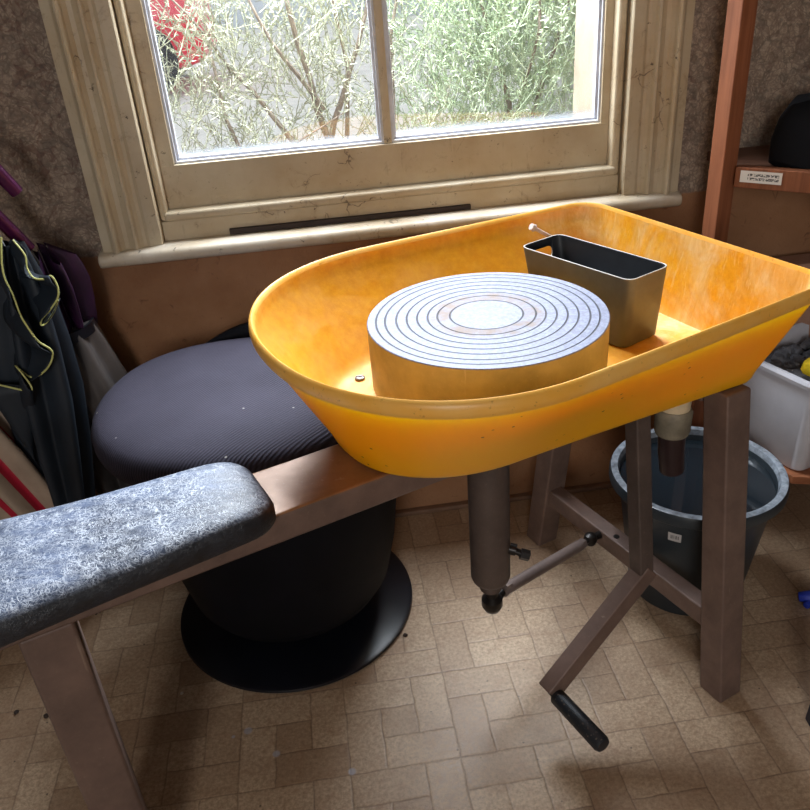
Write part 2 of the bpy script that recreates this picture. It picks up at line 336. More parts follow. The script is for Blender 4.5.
# ------------------------------------------------------------ the room
def quadwall(name, pts, mat, holes=None):
    o = mesh(name, pts, [(0, 1, 2, 3)], mat); return tag(o, kind='structure')
AL, AR, YB = -1.15, 1.75, 3.7           # left, right end along the wall; depth of the room from the window wall
def slab(mb, a0, a1, z0, z1, d0, d1, mi=0):
    return mb.hexa([WP(a0, z0, d0), WP(a1, z0, d0), WP(a1, z0, d1), WP(a0, z0, d1), WP(a0, z1, d0), WP(a1, z1, d0), WP(a1, z1, d1), WP(a0, z1, d1)], mi)
mb = MB(); slab(mb, AL - .1, AR + .1, -.06, 0, -.1, YB + .1); tag(mb.build('floor', FLOOR), kind='structure')
mb = MB(); slab(mb, AL - .1, AR + .1, 2.6, 2.68, -.1, YB + .1); tag(mb.build('ceiling', CEIL), kind='structure')
OA, OB, OZ0, OZ1 = -.31, .625, .70, 2.2  # window opening
mb = MB()
for q in ((AL - .1, OA, 0, 2.6), (OB, AR + .1, 0, 2.6), (OA, OB, 0, OZ0), (OA, OB, OZ1, 2.6)): slab(mb, *q, 0, -.22)
tag(mb.build('wall_back', WALL), kind='structure')
mb = MB(); slab(mb, AL - .1, AL, 0, 2.6, 0, YB); tag(mb.build('wall_left', PLASTER), kind='structure')
mb = MB(); slab(mb, AR, AR + .1, 0, 2.6, 0, YB); tag(mb.build('wall_right', PLASTER), kind='structure')
mb = MB()
for q in ((AL - .1, -.95, 0, 2.6), (.35, AR + .1, 0, 2.6), (-.95, .35, 0, .9), (-.95, .35, 2.2, 2.6)): slab(mb, *q, YB, YB + .1)
tag(mb.build('wall_front', PLASTER), kind='structure')
mb = MB()
for q in ((-.95, -.9, .9, 2.2), (.3, .35, .9, 2.2), (-.95, .35, .9, .95), (-.95, .35, 2.15, 2.2), (-.95, .35, 1.53, 1.57)): slab(mb, *q, YB + .02, YB + .06)
tag(mb.build('window_2', PAINT), kind='structure')
mb = MB(); slab(mb, AL, AR, 0, .012, 0, .018); tag(mb.build('baseboard_back', plain('pale_strip', (120, 90, 70), .6), bevel=.003), kind='structure')

# casing: profile swept up both jambs  (a, dd)
def jamb(mb, prof, z0, z1):
    lo = [WP(a, z0, d) for a, d in prof]; hi = [WP(a, z1, d) for a, d in prof]; n = len(prof)
    mb.add(lo + hi, [(i, i + 1, n + i + 1, n + i) for i in range(n - 1)])
L = [(-.410, -.005), (-.410, .034), (-.394, .036), (-.389, .040), (-.386, .046), (-.382, .047), (-.378, .043), (-.375, .036), (-.368, .030), (-.360, .029), (-.352, .033), (-.348, .036),
     (-.344, .035), (-.340, .028), (-.334, .024), (-.328, .023), (-.322, .026), (-.320, .026), (-.300, .025), (-.298, .022), (-.298, -.05)]
def mirror(p): return [(.313 - a, d) for a, d in p]
RGT = [(.156 + (.156 - a) + .0, d) for a, d in L]
RGT = [(x + .012, d) for x, d in RGT]
mb = MB(); jamb(mb, L, .726, 2.28); tag(mb.build('trim_1', PAINT), kind='structure')
mb = MB(); jamb(mb, RGT, .726, 2.28); tag(mb.build('trim_2', PAINT), kind='structure')
mb = MB(); slab(mb, -.41, .734, 2.18, 2.28, -.005, .035); tag(mb.build('trim_3', PAINT), kind='structure')
# sill with rounded nose
mb = MB()
sp_ = [(-.05, .706), (.042, .706), (.050, .709), (.054, .715), (.055, .721), (.053, .728), (.047, .733), (.03, .7345), (-.05, .737)]
lo = [WP(-.420, z, d) for d, z in sp_]; hi = [WP(.738, z, d) for d, z in sp_]; n = len(sp_)
mb.add(lo + hi, [(i, (i + 1) % n, n + (i + 1) % n, n + i) for i in range(n)] + [tuple(range(n)), tuple(range(n, 2 * n))])
tag(mb.build('trim_4', PAINT2, bevel=.004), kind='structure')
# window_1: sash, glazing, beads
wroot = tag(root('window_1', WP(.15, .74, 0)), kind='structure')
def wpart(mb, name, mat, bevel=.002): par(mb.build(name, mat, bevel=bevel), wroot)
mb = MB(); slab(mb, -.298, .62, .732, .7725, -.06, .003); wpart(mb, 'bottom_board', PAINT)
mb = MB(); slab(mb, -.288, .612, .773, .790, -.04, .010); wpart(mb, 'bottom_bead', PAINT, .005)
mb = MB(); slab(mb, -.297, -.282, .773, 2.2, -.04, .006); wpart(mb, 'side_bead', PAINT, .006)
mb = MB(); slab(mb, .602, .619, .773, 2.2, -.04, .006); wpart(mb, 'side_bead', PAINT, .006)
mb = MB(); slab(mb, -.284, .606, .788, .872, -.062, -.022); wpart(mb, 'bottom_rail', PAINT)
mb = MB(); slab(mb, -.284, -.254, .80, 2.2, -.062, -.0225); wpart(mb, 'sash_stile', PAINT)
mb = MB(); slab(mb, .586, .606, .80, 2.2, -.062, -.0225); wpart(mb, 'sash_stile', PAINT)
mb = MB(); slab(mb, .150, .168, .85, 2.2, -.056, -.026); wpart(mb, 'glazing_bar', PAINT, .005)
mb = MB(); slab(mb, -.284, .606, 1.72, 1.76, -.062, -.022); wpart(mb, 'meeting_rail', PAINT)
def putty(a0, a1):
    mb = MB(); z0 = .871
    for k, (s, d) in enumerate(((.0, -.028), (.005, -.036))):
        slab(mb, a0 + s - .002, a1 - s + .002, z0 + s - .002, z0 + s + .006, -.05, d)
        slab(mb, a0 + s - .002, a0 + s + .005, z0, 1.72, -.05, d); slab(mb, a1 - s - .005, a1 - s + .002, z0, 1.72, -.05, d)
    wpart(mb, 'glazing_moulding', PAINT3, .0015)
    mb = MB(); slab(mb, a0, a1, z0, 1.72, -.051, -.047); o = mb.build('pane', GLASS); par(o, wroot)
    mb = MB(); slab(mb, a0, a1, 1.75, 2.2, -.071, -.067); o = mb.build('pane', GLASS); par(o, wroot)
putty(-.254, .151); putty(.167, .587)
# outer reveal, brick coloured render
STONE = plain('cream_render', (168, 148, 128), .8, 0, .2, .1, 14)
mb = MB(); slab(mb, -.5, -.30, .6, 2.3, -.07, -.2); slab(mb, .585, .8, .6, 2.3, -.07, -.20); tag(mb.build('wall_outer', STONE, bevel=.004), kind='structure')
mb = MB(); slab(mb, -.5, .8, .66, .80, -.07, -.30); tag(mb.build('trim_5', plain('outer_sill_grey', (90, 92, 90), .8)), kind='structure')

# dark strip lying at the back of the sill
mb = MB(); mb.hexa([WP(-.17, .7355, .012), WP(.312, .7355, .012), WP(.312, .7355, .003), WP(-.17, .7355, .003), WP(-.17, .747, .012), WP(.312, .745, .012), WP(.312, .745, .003), WP(-.17, .747, .003)])
tag(mb.build('dark_sill_strip', plain('dark_brown_strip', (52, 40, 36), .8), bevel=.001), 'thin dark strip lying along the back of the white window sill', 'strip')

# ------------------------------------------------------------ outside
GZ = .25
PAVE = plain('pale_paving', (236, 232, 224), .9, 0, .1, .08, 6)  # evenly pale paving
mb = MB(); slab(mb, -9, 11, GZ - .1, GZ, -.36, -14); tag(mb.build('ground', PAVE), kind='structure')
mb = MB(); slab(mb, -9, 11, GZ, 2.3, -13, -13.2); tag(mb.build('wall_garden', plain('pale_far_wall', (214, 220, 226), .9, 0, .1, .12, 2)), kind='structure')
LEAF = []
def leafmat(nm, a, b):
    t = NT(nm); g = t.n('ShaderNodeNewGeometry'); v = t.coord('Position'); n = t.noise(v, 18, 3)
    c = t.mix(t.ramp(n, .3, .7), lin(a), lin(b)); g2 = t.n('ShaderNodeTexWhiteNoise'); t.set(c, .6, 0, .3); return t.m
LG = leafmat('grey_green_leaves', (144, 164, 126), (208, 218, 188)); LO = leafmat('olive_leaves', (138, 142, 116), (196, 196, 172))
BARK = plain('grey_bark', (150, 136, 122), .9, 0, .2, .2, 40)
def shrub(name, a, dd, z, wdt, hgt, dep, nst, leafm, label, trunks, dens=1., seed=1):
    rr = random.Random(seed)
    rt = root(name, WP(a, GZ, dd)); tag(rt, label, 'shrub', 'shrubs outside the window')
    tb = MB(); lb = MB(); base = WP(a, GZ, dd)
    tips = []
    for (pts, r) in trunks:
        P = [WP(x, zz, d) for x, zz, d in pts]
        Q = []
        for i in range(len(P) - 1):
            for k in range(4): 
                p = P[i].lerp(P[i + 1], k / 4); p += V((rr.uniform(-1, 1), rr.uniform(-1, 1), rr.uniform(-1, 1))) * r * .5; Q.append(p)
        Q.append(P[-1]); n = len(Q); tb.tube(Q, [r * (1 - .75 * i / (n - 1)) for i in range(n)], 6)
        tips += Q[n // 3:]
    for k in range(nst):
        p0 = WP(a + rr.uniform(-wdt, wdt), z + rr.random() ** 1.1 * hgt, dd + rr.uniform(-dep, dep))
        if tips and rr.random() < .5: q = rr.choice(tips); p0 = p0.lerp(q, rr.uniform(.2, .6))
        d = V((rr.uniform(-1, 1), rr.uniform(-1, 1), rr.uniform(.0, 1.3))).normalized(); ln = rr.uniform(.10, .24)
        bend = V((rr.uniform(-1, 1), rr.uniform(-1, 1), rr.uniform(0, 1))) * .5
        pts = []; p = p0.copy()
        for i in range(7): pts.append(p.copy()); d = (d + bend * .22).normalized(); p += d * ln / 6
        lb.tube(pts, [.0012] * 6 + [.0007], 3, cap=False)
        m = int(17 * dens)
        for i in range(m):
            u = (i + rr.random()) / m * 5.99; i0 = int(u); q = pts[i0].lerp(pts[i0 + 1], u - i0)
            t = (pts[i0 + 1] - pts[i0]).normalized(); s = t.cross(V((rr.uniform(-1, 1), rr.uniform(-1, 1), rr.uniform(-1, 1)))).normalized()
            dr = (t * .8 + s).normalized(); lw = dr.cross(t).normalized() * .0012; ll = rr.uniform(.010, .024)
            lb.add([q - lw, q + dr * ll * .5 - lw * 1.3, q + dr * ll, q + dr * ll * .5 + lw * 1.3, q + lw], [(0, 1, 2, 3, 4)])
    par(tb.build('branches', BARK), rt); o = mesh('foliage', lb.v, lb.f, leafm); par(tag(o, kind='stuff'), rt)
    return rt
shrub('shrub', -.12, -.75, .55, .48, .85, .28, 820, LO, 'grey woody shrub with bare forked branches outside the left window pane',
      [([(.10, GZ, -.75), (.06, .75, -.7), (.0, 1.1, -.65), (-.02, 1.4, -.7)], .013), ([(.06, .75, -.7), (.16, 1.0, -.62), (.24, 1.25, -.6)], .010),
       ([(.06, .6, -.75), (-.12, .9, -.7), (-.3, 1.15, -.7)], .010), ([(.10, .6, -.75), (.13, .95, -.7), (.08, 1.3, -.6)], .009),
       ([(-.1, .5, -.7), (-.2, .85, -.65), (-.22, 1.25, -.7)], .008), ([(.06, .85, -.66), (-.05, 1.02, -.6), (-.16, 1.28, -.6)], .007),
       ([(-.3, .5, -.6), (-.1, .75, -.55), (.1, .86, -.5)], .006), ([(.24, .6, -.75), (.25, 1.0, -.7), (.33, 1.3, -.7)], .008)], 1., 3)
shrub('shrub', .58, -.80, .55, .33, .85, .28, 1700, LG, 'dense pale green bushy shrub outside the right window pane',
      [([(.6, GZ, -.8), (.58, .8, -.75), (.5, 1.1, -.75), (.44, 1.4, -.75)], .010), ([(.6, .6, -.8), (.7, .95, -.7), (.8, 1.3, -.7)], .008),
       ([(.58, .7, -.75), (.62, 1.0, -.6), (.66, 1.35, -.7)], .007)], 1.15, 5)
# red car parked beyond the shrubs
CX, CD = -2.1, -6.6; car = root('car', WP(CX, GZ, CD)); tag(car, 'red car partly seen through the branches at the left of the window', 'car')
RED = plain('red_car_paint', (226, 40, 66), .3, 0, .5, .05); DGL = plain('bluish_car_glass', (110, 130, 160), .2); TYRE = plain('tyre_rubber', (40, 40, 44), .8)
def carslice(x, w, z0, z1): return [WP(CX + x, GZ + z0, CD - w), WP(CX + x, GZ + z0, CD + w), WP(CX + x, GZ + z1, CD + w * .94), WP(CX + x, GZ + z1, CD - w * .94)]
mb = MB(); mb.rings([carslice(x, w, z0, z1) for x, w, z0, z1 in ((-1.5, .6, .3, .6), (-1.4, .75, .22, .78), (-.7, .8, .2, .86), (.6, .8, .2, .88), (1.2, .78, .22, .84), (1.36, .72, .26, .66))])
par(mb.build('body', RED, bevel=.04), car)
mb = MB(); mb.rings([carslice(x, w, .82, z1) for x, w, z1 in ((-.9, .66, .9), (-.45, .64, 1.34), (.55, .62, 1.36), (1.05, .66, .92))]); par(mb.build('cabin', DGL, bevel=.04), car)
for x in (-.95, .85):
    for s in (-1, 1):
        c = WP(CX + x, GZ + .29, CD + s * .7); mb = MB(); mb.tube([c - WN * .1, c + WN * .1], .29, 24); par(mb.build('wheel', TYRE, smooth=True), car)
# white planks and low blocks outside
for k, (a0, a1, z, d0, d1, lab) in enumerate(((-.9, .05, .62, -1.25, -1.40, 'long white plank on the low garden bench left outside the window'), (-.8, .15, .50, -1.10, -1.22, 'lower white plank in front of the garden bench outside'), )):
    r_ = MB(); slab(r_, a0, a1, z - .03, z, d0, d1); slab(r_, a0 + .1, a0 + .16, GZ, z - .03, d0 - .02, d1 + .02); slab(r_, a1 - .16, a1 - .1, GZ, z - .03, d0 - .02, d1 + .02)
    tag(r_.build('garden_bench', WHITEP, bevel=.004), lab, 'bench', 'white planks in the garden')
mb = MB(); slab(mb, .97, 1.7, GZ, .83, -1.5, -1.85); slab(mb, .95, 1.72, .83, .86, -1.47, -1.88)
tag(mb.build('garden_wall', plain('grey_ledge', (206, 206, 202), .8), bevel=.005), 'low pale ledge outside at the right edge of the window', 'wall')
mb = MB(); slab(mb, 1.04, 1.10, .86, 2.1, -1.65, -1.71); tag(mb.build('garden_post', plain('grey_post', (186, 196, 204), .6), bevel=.004), 'pale grey upright post standing on the ledge outside', 'post')

# ------------------------------------------------------------ the pottery wheel bench
C = V((.128, 1.063, 0)); BA = R(27); BU = V((cos(BA), sin(BA), 0)); BN = V((-sin(BA), cos(BA), 0))
def B(s, t, z): return C + BU * s + BN * t + V((0, 0, z))
wheel = root('pottery_wheel', C); tag(wheel, 'treadle pottery wheel with orange tray, grooved metal wheel head and black bench seat', 'pottery wheel')
def wp(o): return par(o, wheel)
Zs = V((0, 0, 1))
# beam (open channel, rounded edges)
mb = MB(); mb.box(B(-.235, -.008, .5625), BU * .565, BN * .058, Zs * .0225)
o = mb.build('beam', [RUST, BROWN], bevel=.006)
for p in o.data.polygons:
    if abs(p.normal.z) < .5 or p.normal.z < 0: p.material_index = 1
wp(o)
# front leg
mb = MB(); strut(mb, B(-.662, -.005, 0), B(-.664, -.005, .54), BU * .032, BN * .055); wp(mb.build('front_leg', BROWN, bevel=.006))
# H frame
def leg(t0, t1, name='rear_leg'):
    mb = MB(); strut(mb, B(.327, t0, 0), B(.330, t1, .586), BU * .0255, BN * .0245); wp(mb.build(name, BROWN, bevel=.004))
leg(-.234, -.156); leg(.287, .205)
mb = MB(); beam(mb, B(.326, -.20, .146), B(.326, .245, .146), Zs, .017, .019); o = wp(mb.build('crossbar', BROWN, bevel=.003))
mb = MB(); c = B(.322, .045, .1655); mb.tube([c - Zs * .001, c + Zs * .0006], .006, 16); h = mb.build('bolt_hole', BLKSTEEL); h.parent = o; h.matrix_parent_inverse = o.matrix_basis.inverted()
mb = MB(); beam(mb, B(.326, -.13, .568), B(.326, .18, .568), Zs, .018, .015); wp(mb.build('top_rail', BROWN, bevel=.003))
# seat pad
def rrect(pts, r, k=8):                  # rounded polygon through corner points (s,t)
    out = []; n = len(pts)
    for i in range(n):
        p0, p1, p2 = V(pts[i - 1]), V(pts[i]), V(pts[(i + 1) % n]); rr = r[i] if isinstance(r, (list, tuple)) else r
        a = (p0 - p1).normalized(); b = (p2 - p1).normalized()
        q0 = p1 + a * rr; q1 = p1 + b * rr
        for j in range(k + 1):
            u = j / k; out.append(q0 * (1 - u) ** 2 + p1 * 2 * u * (1 - u) + q1 * u * u)
    return out
def densify(pl, step=.02):
    out = []
    for i in range(len(pl)):
        a, b = pl[i], pl[(i + 1) % len(pl)]; m = max(1, int((b - a).length / step))
        for k in range(m): out.append(a.lerp(b, k / m))
    return out
pad = densify(rrect([(-.372, -.098), (-.372, .050), (-.84, .108), (-.84, -.128)], [.045, .045, .05, .05]))
cen = V((-.6, -.015))
def padring(k, z, dz=0.): return [B(*(cen + (p - cen) * 1.0 - (p - cen).normalized() * k), z) for p in pad]
prof = [(.012, .586), (.003, .5875), (0, .592), (0, .604), (.003, .612), (.010, .6185), (.022, .6225), (.04, .6245), (.06, .6255)]
mb = MB(); mb.rings([padring(k, z) for k, z in prof]); wp(mb.build('seat_pad', LEATHER, smooth=True))
# splash tray
TA = R(26); TU = V((cos(TA), sin(TA), 0)); TN = V((-sin(TA), cos(TA), 0))
def outline(k):
    kk = max(k, 0.); lerp = lambda a, b: a + (b - a) * k
    sL, sR = lerp(-.238, -.328), lerp(.378, .402); s0 = lerp(-.05, -.06)
    hb, hr = lerp(.162, .292), lerp(.177, .266); rc = lerp(.022, .05)
    pts = []
    for i in range(49):
        a = pi / 2 + pi * i / 48; ca, sa = cos(a), sin(a)
        x = -abs(ca) ** .95; y = (abs(sa) ** .92) * (1 if sa > 0 else -1)
        pts.append((s0 + (s0 - sL) * x, hb * y))
    for i in range(1, 16): u = i / 16; pts.append((s0 + (sR - rc - s0) * u, -(hb + (hr - hb) * u ** 1.15)))
    for i in range(9): a = -pi / 2 + pi / 2 * i / 8; pts.append((sR - rc + rc * cos(a), -(hr - rc) + rc * sin(a)))
    for i in range(1, 12): u = i / 12; pts.append((sR, -(hr - rc) + 2 * (hr - rc) * u))
    for i in range(9): a = pi / 2 * i / 8; pts.append((sR - rc + rc * cos(a), hr - rc + rc * sin(a)))
    for i in range(15, 0, -1): u = i / 16; pts.append((s0 + (sR - rc - s0) * u, hb + (hr - hb) * u ** 1.15))
    return pts
def tring(k, z): return [C + TU * s + TN * (t + .012) + V((0, 0, z)) for s, t in outline(k)]
prof = [(-.5, .5868, 0), (-.12, .5868, 0), (-.03, .589, 0), (.03, .597, 0), (.10, .613, 0), (.5, .680, 0), (.915, .751, 0), (.945, .750, 1), (.975, .7505, 1), (.998, .754, 1), (1.007, .760, 1), (1.0, .767, 1),
        (.98, .7715, 1), (.955, .773, 1), (.93, .7715, 1), (.905, .766, 2), (.885, .758, 2), (.85, .745, 2), (.5, .698, 2), (.22, .660, 2), (.12, .645, 2), (.05, .635, 2), (-.04, .629, 2), (-.14, .628, 2), (-.5, .628, 2)]
mb = MB(); mb.rings([tring(k, z) for k, z, m in prof], mis=[m for _, _, m in prof]); tray = wp(mb.build('splash_tray', [TOUT, TRIM_, TIN], smooth=True))
def sub(o, p): par(o, wheel); o.parent = p; o.matrix_parent_inverse = p.matrix_basis.inverted() @ Matrix.Identity(4); return o
# (tray itself is offset by its parent inverse, so sub-parts keep world coordinates)
def subpart(o, p):
    o.parent = p; o.matrix_parent_inverse = (Matrix.Translation(wheel.location) @ p.matrix_parent_inverse @ p.matrix_basis).inverted(); return o
mb = MB(); c = B(-.150, .133, .628); mb.lathe([(.008, 0), (.008, .003), (.006, .0045), (.002, .0045)], c, 20); mb.box(c + Zs * .005, (.006, 0, 0), (0, .001, 0), Zs * .0006)
subpart(mb.build('screw_head', STEEL, smooth=True), tray)
# wheel head: disc on drum
mb = MB()
mb.lathe([(.163, .632), (.166, .634), (.171, .640), (.1712, .700), (.1712, .7335), (.170, .7347), (.0005, .735)], (0, 0, 0), 128, [1, 1, 1, 1, 0, 0, 0])
o = mb.build('wheel_head', [HTOP, ALU], smooth=True); o.location = (-.002, .002, .005); o.parent = wheel
mb = MB(); mb.lathe([(.05, .628), (.05, .631), (.03, .632), (.03, .638)], (0, 0, 0), 32); o = mb.build('head_boss', STEEL, smooth=True); o.parent = wheel
# shaft housing below the beam
mb = MB(); mb.lathe([(.0335, .54), (.0335, .262), (.031, .254), (.024, .249), (.019, .246), (.019, .232), (.013, .228)], C - BU * .006, 40); hs = wp(mb.build('shaft_housing', BROWND, smooth=True))
mb = MB(); mb.tube([B(.018, -.022, .322), B(.026, -.030, .320)], .010, 14); mb.tube([B(.022, -.028, .320), B(.034, -.038, .314)], [.006, .006], 12); mb.tube([B(.030, -.036, .315), B(.042, -.044, .310)], .0095, 6)
subpart(mb.build('locking_knob', BLKSTEEL, smooth=True), hs)
mb = MB(); mb.tube([B(-.004, 0, .232), B(-.004, 0, .206)], .011, 16); mb.lathe([(.010, .214), (.0185, .206), (.0185, .192), (.014, .182), (.006, .176)], C - BU * .004, 20)
mb.tube([B(.0, 0, .198), B(.024, .010, .198)], .008, 12); subpart(mb.build('crank', BLKSTEEL, smooth=True), hs)
mb = MB(); a, b = B(.030, .013, .198), B(.262, .072, .158); mb.tube([a, a.lerp(b, .06)], .0132, 6); mb.tube([a.lerp(b, .05), a.lerp(b, .95)], .0112, 20); mb.tube([a.lerp(b, .94), b], .011, 6)
rod = wp(mb.build('connecting_rod', m_metal('satin_rod', (128, 112, 106), .28), smooth=True))
mb = MB(); q = B(.285, .078, .154); mb.tube([b, q], .006, 10); mb.lathe([(.004, -.014), (.011, -.010), (.014, 0), (.011, .010), (.004, .014)], q, 16); mb.tube([q, q + Zs * .0 + BU * .025], .008, 10); subpart(mb.build('ball_joint', BLKSTEEL, smooth=True), rod)
# treadle
mb = MB(); p0 = B(.205, -.138, .262); p1 = B(.205, -.098, .565); beam(mb, p0, p1, BU, .0145, .0145)
tr = wp(mb.build('treadle_arm', BROWND, bevel=.003))
mb = MB(); beam(mb, p0 + BU * .012 + Zs * .008, B(.010, -.142, .102), BN, .017, .0145)
subpart(mb.build('treadle_bar', BROWN, bevel=.003), tr)
mb = MB(); a, b = B(.016, -.155, .101), B(.016, -.272, .101); t = (b - a).normalized()
mb.tube([a - t * .014, a + t * .006], .0075, 14); mb.tube([a, a + t * .004, b - t * .006, b - t * .001, b], [.011, .014, .0145, .012, .007], 20)
peg = m_metal('black_rubber_grip', (42, 46, 52), .35, .9); subpart(mb.build('foot_peg', peg, smooth=True), tr)
# drain
c = B(.274, -.108, 0)
mb = MB(); mb.tube([c + Zs * .588, c + Zs * .535], [.026, .024], 28); pipe = wp(mb.build('drain_pipe', plain('cream_pvc', (216, 196, 160), .5), smooth=True))
mb = MB(); mb.tube([c + Zs * .546, c + Zs * .540, c + Zs * .506, c + Zs * .500], [.026, .029, .028, .026], 28); subpart(mb.build('collar', plain('grimy_collar', (130, 122, 104), .6, var=.25), smooth=True), pipe)
mb = MB(); mb.tube([c + Zs * .508, c + Zs * .46 + BU * .004, c + Zs * .425 + BU * .010], [.022, .021, .020], 24); subpart(mb.build('hose', plain('dark_hose', (44, 28, 30), .4), smooth=True), pipe)

# ------------------------------------------------------------ plastic box and tool in the tray
BOXO = plain('grey_brown_plastic', (84, 83, 78), .42, 0, .5, .08, 60); BOXI = plain('dark_inner_plastic', (40, 43, 48), .5); EDGE = plain('light_plastic_edge', (170, 166, 160), .4)
bt = B(.254, .076, .750); ang = BA + R(7)
bu = V((cos(ang), sin(ang), 0)); bn = V((-sin(ang), cos(ang), 0))
def bring(hx, hy, z, off=(0, 0), r=.016):
    q = rrect([(-hx, -hy), (hx, -hy), (hx, hy), (-hx, hy)], r, 6); return [V((bt.x, bt.y, z)) + bu * (p[0] + off[0]) + bn * (p[1] + off[1]) for p in q]
mb = MB(); Zt = .750
mb.rings([bring(.0385, .098, .6295, (.004, -.006)), bring(.042, .102, .633, (.004, -.006)), bring(.0465, .118, Zt - .001), bring(.0465, .118, Zt), bring(.0448, .1163, Zt), bring(.0445, .116, Zt - .002), bring(.040, .100, .636, (.004, -.006)), bring(.037, .096, .6325, (.004, -.006))],
         mis=[0, 0, 2, 2, 1, 1, 1, 1])
bx = mb.build('storage_box', [BOXO, BOXI, EDGE], smooth=True)
# hand hole at the far end, cut through with a rounded slot
mc = MB(); hc = V((bt.x, bt.y, Zt - .024)) + bn * .113
q = rrect([(-.024, -.010), (.024, -.010), (.024, .010), (-.024, .010)], .0098, 6)
mc.rings([[hc + bu * p[0] + Zs * p[1] - bn * .02 for p in q], [hc + bu * p[0] + Zs * p[1] + bn * .02 for p in q]])
cut = mc.build('hand_hole_cutter', EDGE)
bo = bx.modifiers.new('hole', 'BOOLEAN'); bo.object = cut; bo.operation = 'DIFFERENCE'; bo.solver = 'EXACT'
bpy.context.view_layer.update()
dg = bpy.context.evaluated_depsgraph_get(); nm = bpy.data.meshes.new_from_object(bx.evaluated_get(dg)); bx.modifiers.clear(); bx.data = nm; bpy.data.objects.remove(cut)
tag(bx, 'slim dark grey plastic box with a hand hole standing in the orange tray', 'box')
mb = MB(); b = B(.262, .240, .755); a2 = B(.305, .238, .727); a = B(.372, .232, .683); t_ = (b - a2).normalized()
mb.tube([a, a2, b], [.0028, .0036, .0036], 10); mb.tube([b - t_ * .001, b + t_ * .007], [.0068, .006], 14)
tag(mb.build('clay_tool', plain('pale_tool', (196, 178, 168), .45), smooth=True), 'thin pale tool with a blunt end leaning out behind the grey box in the tray', 'tool')

# ------------------------------------------------------------ stool
st = root('stool', (-.27, 1.28, 0)); tag(st, 'round black drum stool with ribbed dark cloth seat on a wide black disc base', 'stool')
sc = V((-.262, 1.315, 0))
mb = MB(); mb.lathe([(.20, 0), (.243, .001), (.246, .005), (.245, .010), (.238, .013), (.12, .018), (.06, .026), (.055, .08)], sc, 96); par(mb.build('base_disc', BLACK, smooth=True), st)
sc2 = V((-.258, 1.295, 0))
mb = MB(); mb.lathe([(.10, .070), (.150, .076), (.182, .090), (.200, .12), (.218, .2), (.236, .35), (.240, .45), (.240, .497)], sc2, 80); par(mb.build('drum', BLACKM, smooth=True), st)
c0 = V((-.292, 1.247, .030))
def cushion(c, prof, n=96):
    rs = []
    for r, z in prof:
        rs.append([c + V((r * cos(2 * pi * j / n), r * sin(2 * pi * j / n), z + .004 * sin(3 * 2 * pi * j / n) * min(1, r / .2))) for j in range(n)])
    return rs
mb = MB(); mb.rings(cushion(c0, [(.20, .463), (.228, .466), (.240, .477), (.245, .492), (.245, .506), (.240, .518), (.228, .528), (.205, .534), (.16, .538), (.08, .540), (.01, .541)])); par(mb.build('cushion', WOVEN, smooth=True), st)
# low dark lip at the back of the seat
pts = [c0 + V((.252 * cos(a), .252 * sin(a), .512 + .018 * sin((a - 1.0) / .95 * pi))) for a in [1.0 + .95 * i / 16 for i in range(17)]]
mb = MB(); mb.tube(pts, [.004 + .014 * sin(pi * i / 16) for i in range(17)], 10); par(mb.build('seat_lip', BLACKM, smooth=True), st)

# ------------------------------------------------------------ bucket
bk = root('bucket', (.557, 1.292, 0)); tag(bk, 'dark grey round bucket of murky water below the tray drain', 'bucket'); bc = V((.557, 1.292, 0))
BUCK = plain('dark_bucket_plastic', (46, 54, 60), .4, 0, .5, .1, 20); BRIM = plain('bucket_rim_glint', (150, 158, 168), .25, 0, .6, .3, 60)  # lighter rim colour holds the painted glint of the wet edge
mb = MB(); mb.lathe([(.108, 0), (.112, .004), (.146, .252), (.150, .2535), (.160, .2545), (.166, .260), (.166, .275), (.163, .281), (.156, .283), (.150, .281), (.1465, .270), (.1435, .252), (.135, .20)], bc, 96, [0, 0, 0, 0, 0, 0, 0, 1, 1, 1, 0, 0, 0], capb=False)
par(mb.build('tub', [BUCK, BRIM], smooth=True), bk)
t = NT('murky_water'); t.set(lin((28, 36, 42)), .06, 0, .6); v = t.coord('Position'); t.bump(t.noise(v, 22, 2), .06, .003)
mb = MB(); mb.lathe([(.134, .205), (.1440, .2585), (.001, .2590)], bc, 64); par(mb.build('water', t.m, smooth=True), bk)
t = NT('barcode_sticker'); v = t.coord('Object'); sp = t.n('ShaderNodeSeparateXYZ'); t.l(v, sp.inputs[0])
w1 = t.n('ShaderNodeTexNoise'); w1.inputs['Scale'].default_value = 520; cb = t.n('ShaderNodeCombineXYZ'); t.l(sp.outputs[0], cb.inputs[0]); t.l(cb.outputs[0], w1.inputs['Vector'])
inside = t.math('MULTIPLY', t.math('LESS_THAN', t.math('ABSOLUTE', sp.outputs[0]), .008), t.math('LESS_THAN', t.math('ABSOLUTE', sp.outputs[2]), .0045))
t.set(t.mix(t.math('MULTIPLY', inside, t.ramp(w1.outputs[0], .48, .52, 0, .85)), lin((196, 192, 190)), lin((40, 40, 44))), .5)
ba = R(237); nrm = V((cos(ba), sin(ba), -.13)).normalized()
vs = []; 
for j in range(7):
    a = ba + (j - 3) / 3 * .085
    for z in (.206, .226): rr_ = .112 + (.147 - .112) * (z / .255) + .0012; vs.append(V((rr_ * cos(a), rr_ * sin(a), z)))
cc = V((.141 * cos(ba), .141 * sin(ba), .216)); rotm = Matrix.Rotation(-(ba + pi / 2), 3, 'Z')
o = mesh('sticker', [rotm @ (q - cc) for q in vs], [(2 * j, 2 * j + 2, 2 * j + 3, 2 * j + 1) for j in range(6)], t.m); o.parent = bk
o.location = cc; o.rotation_euler = (0, 0, ba + pi / 2)

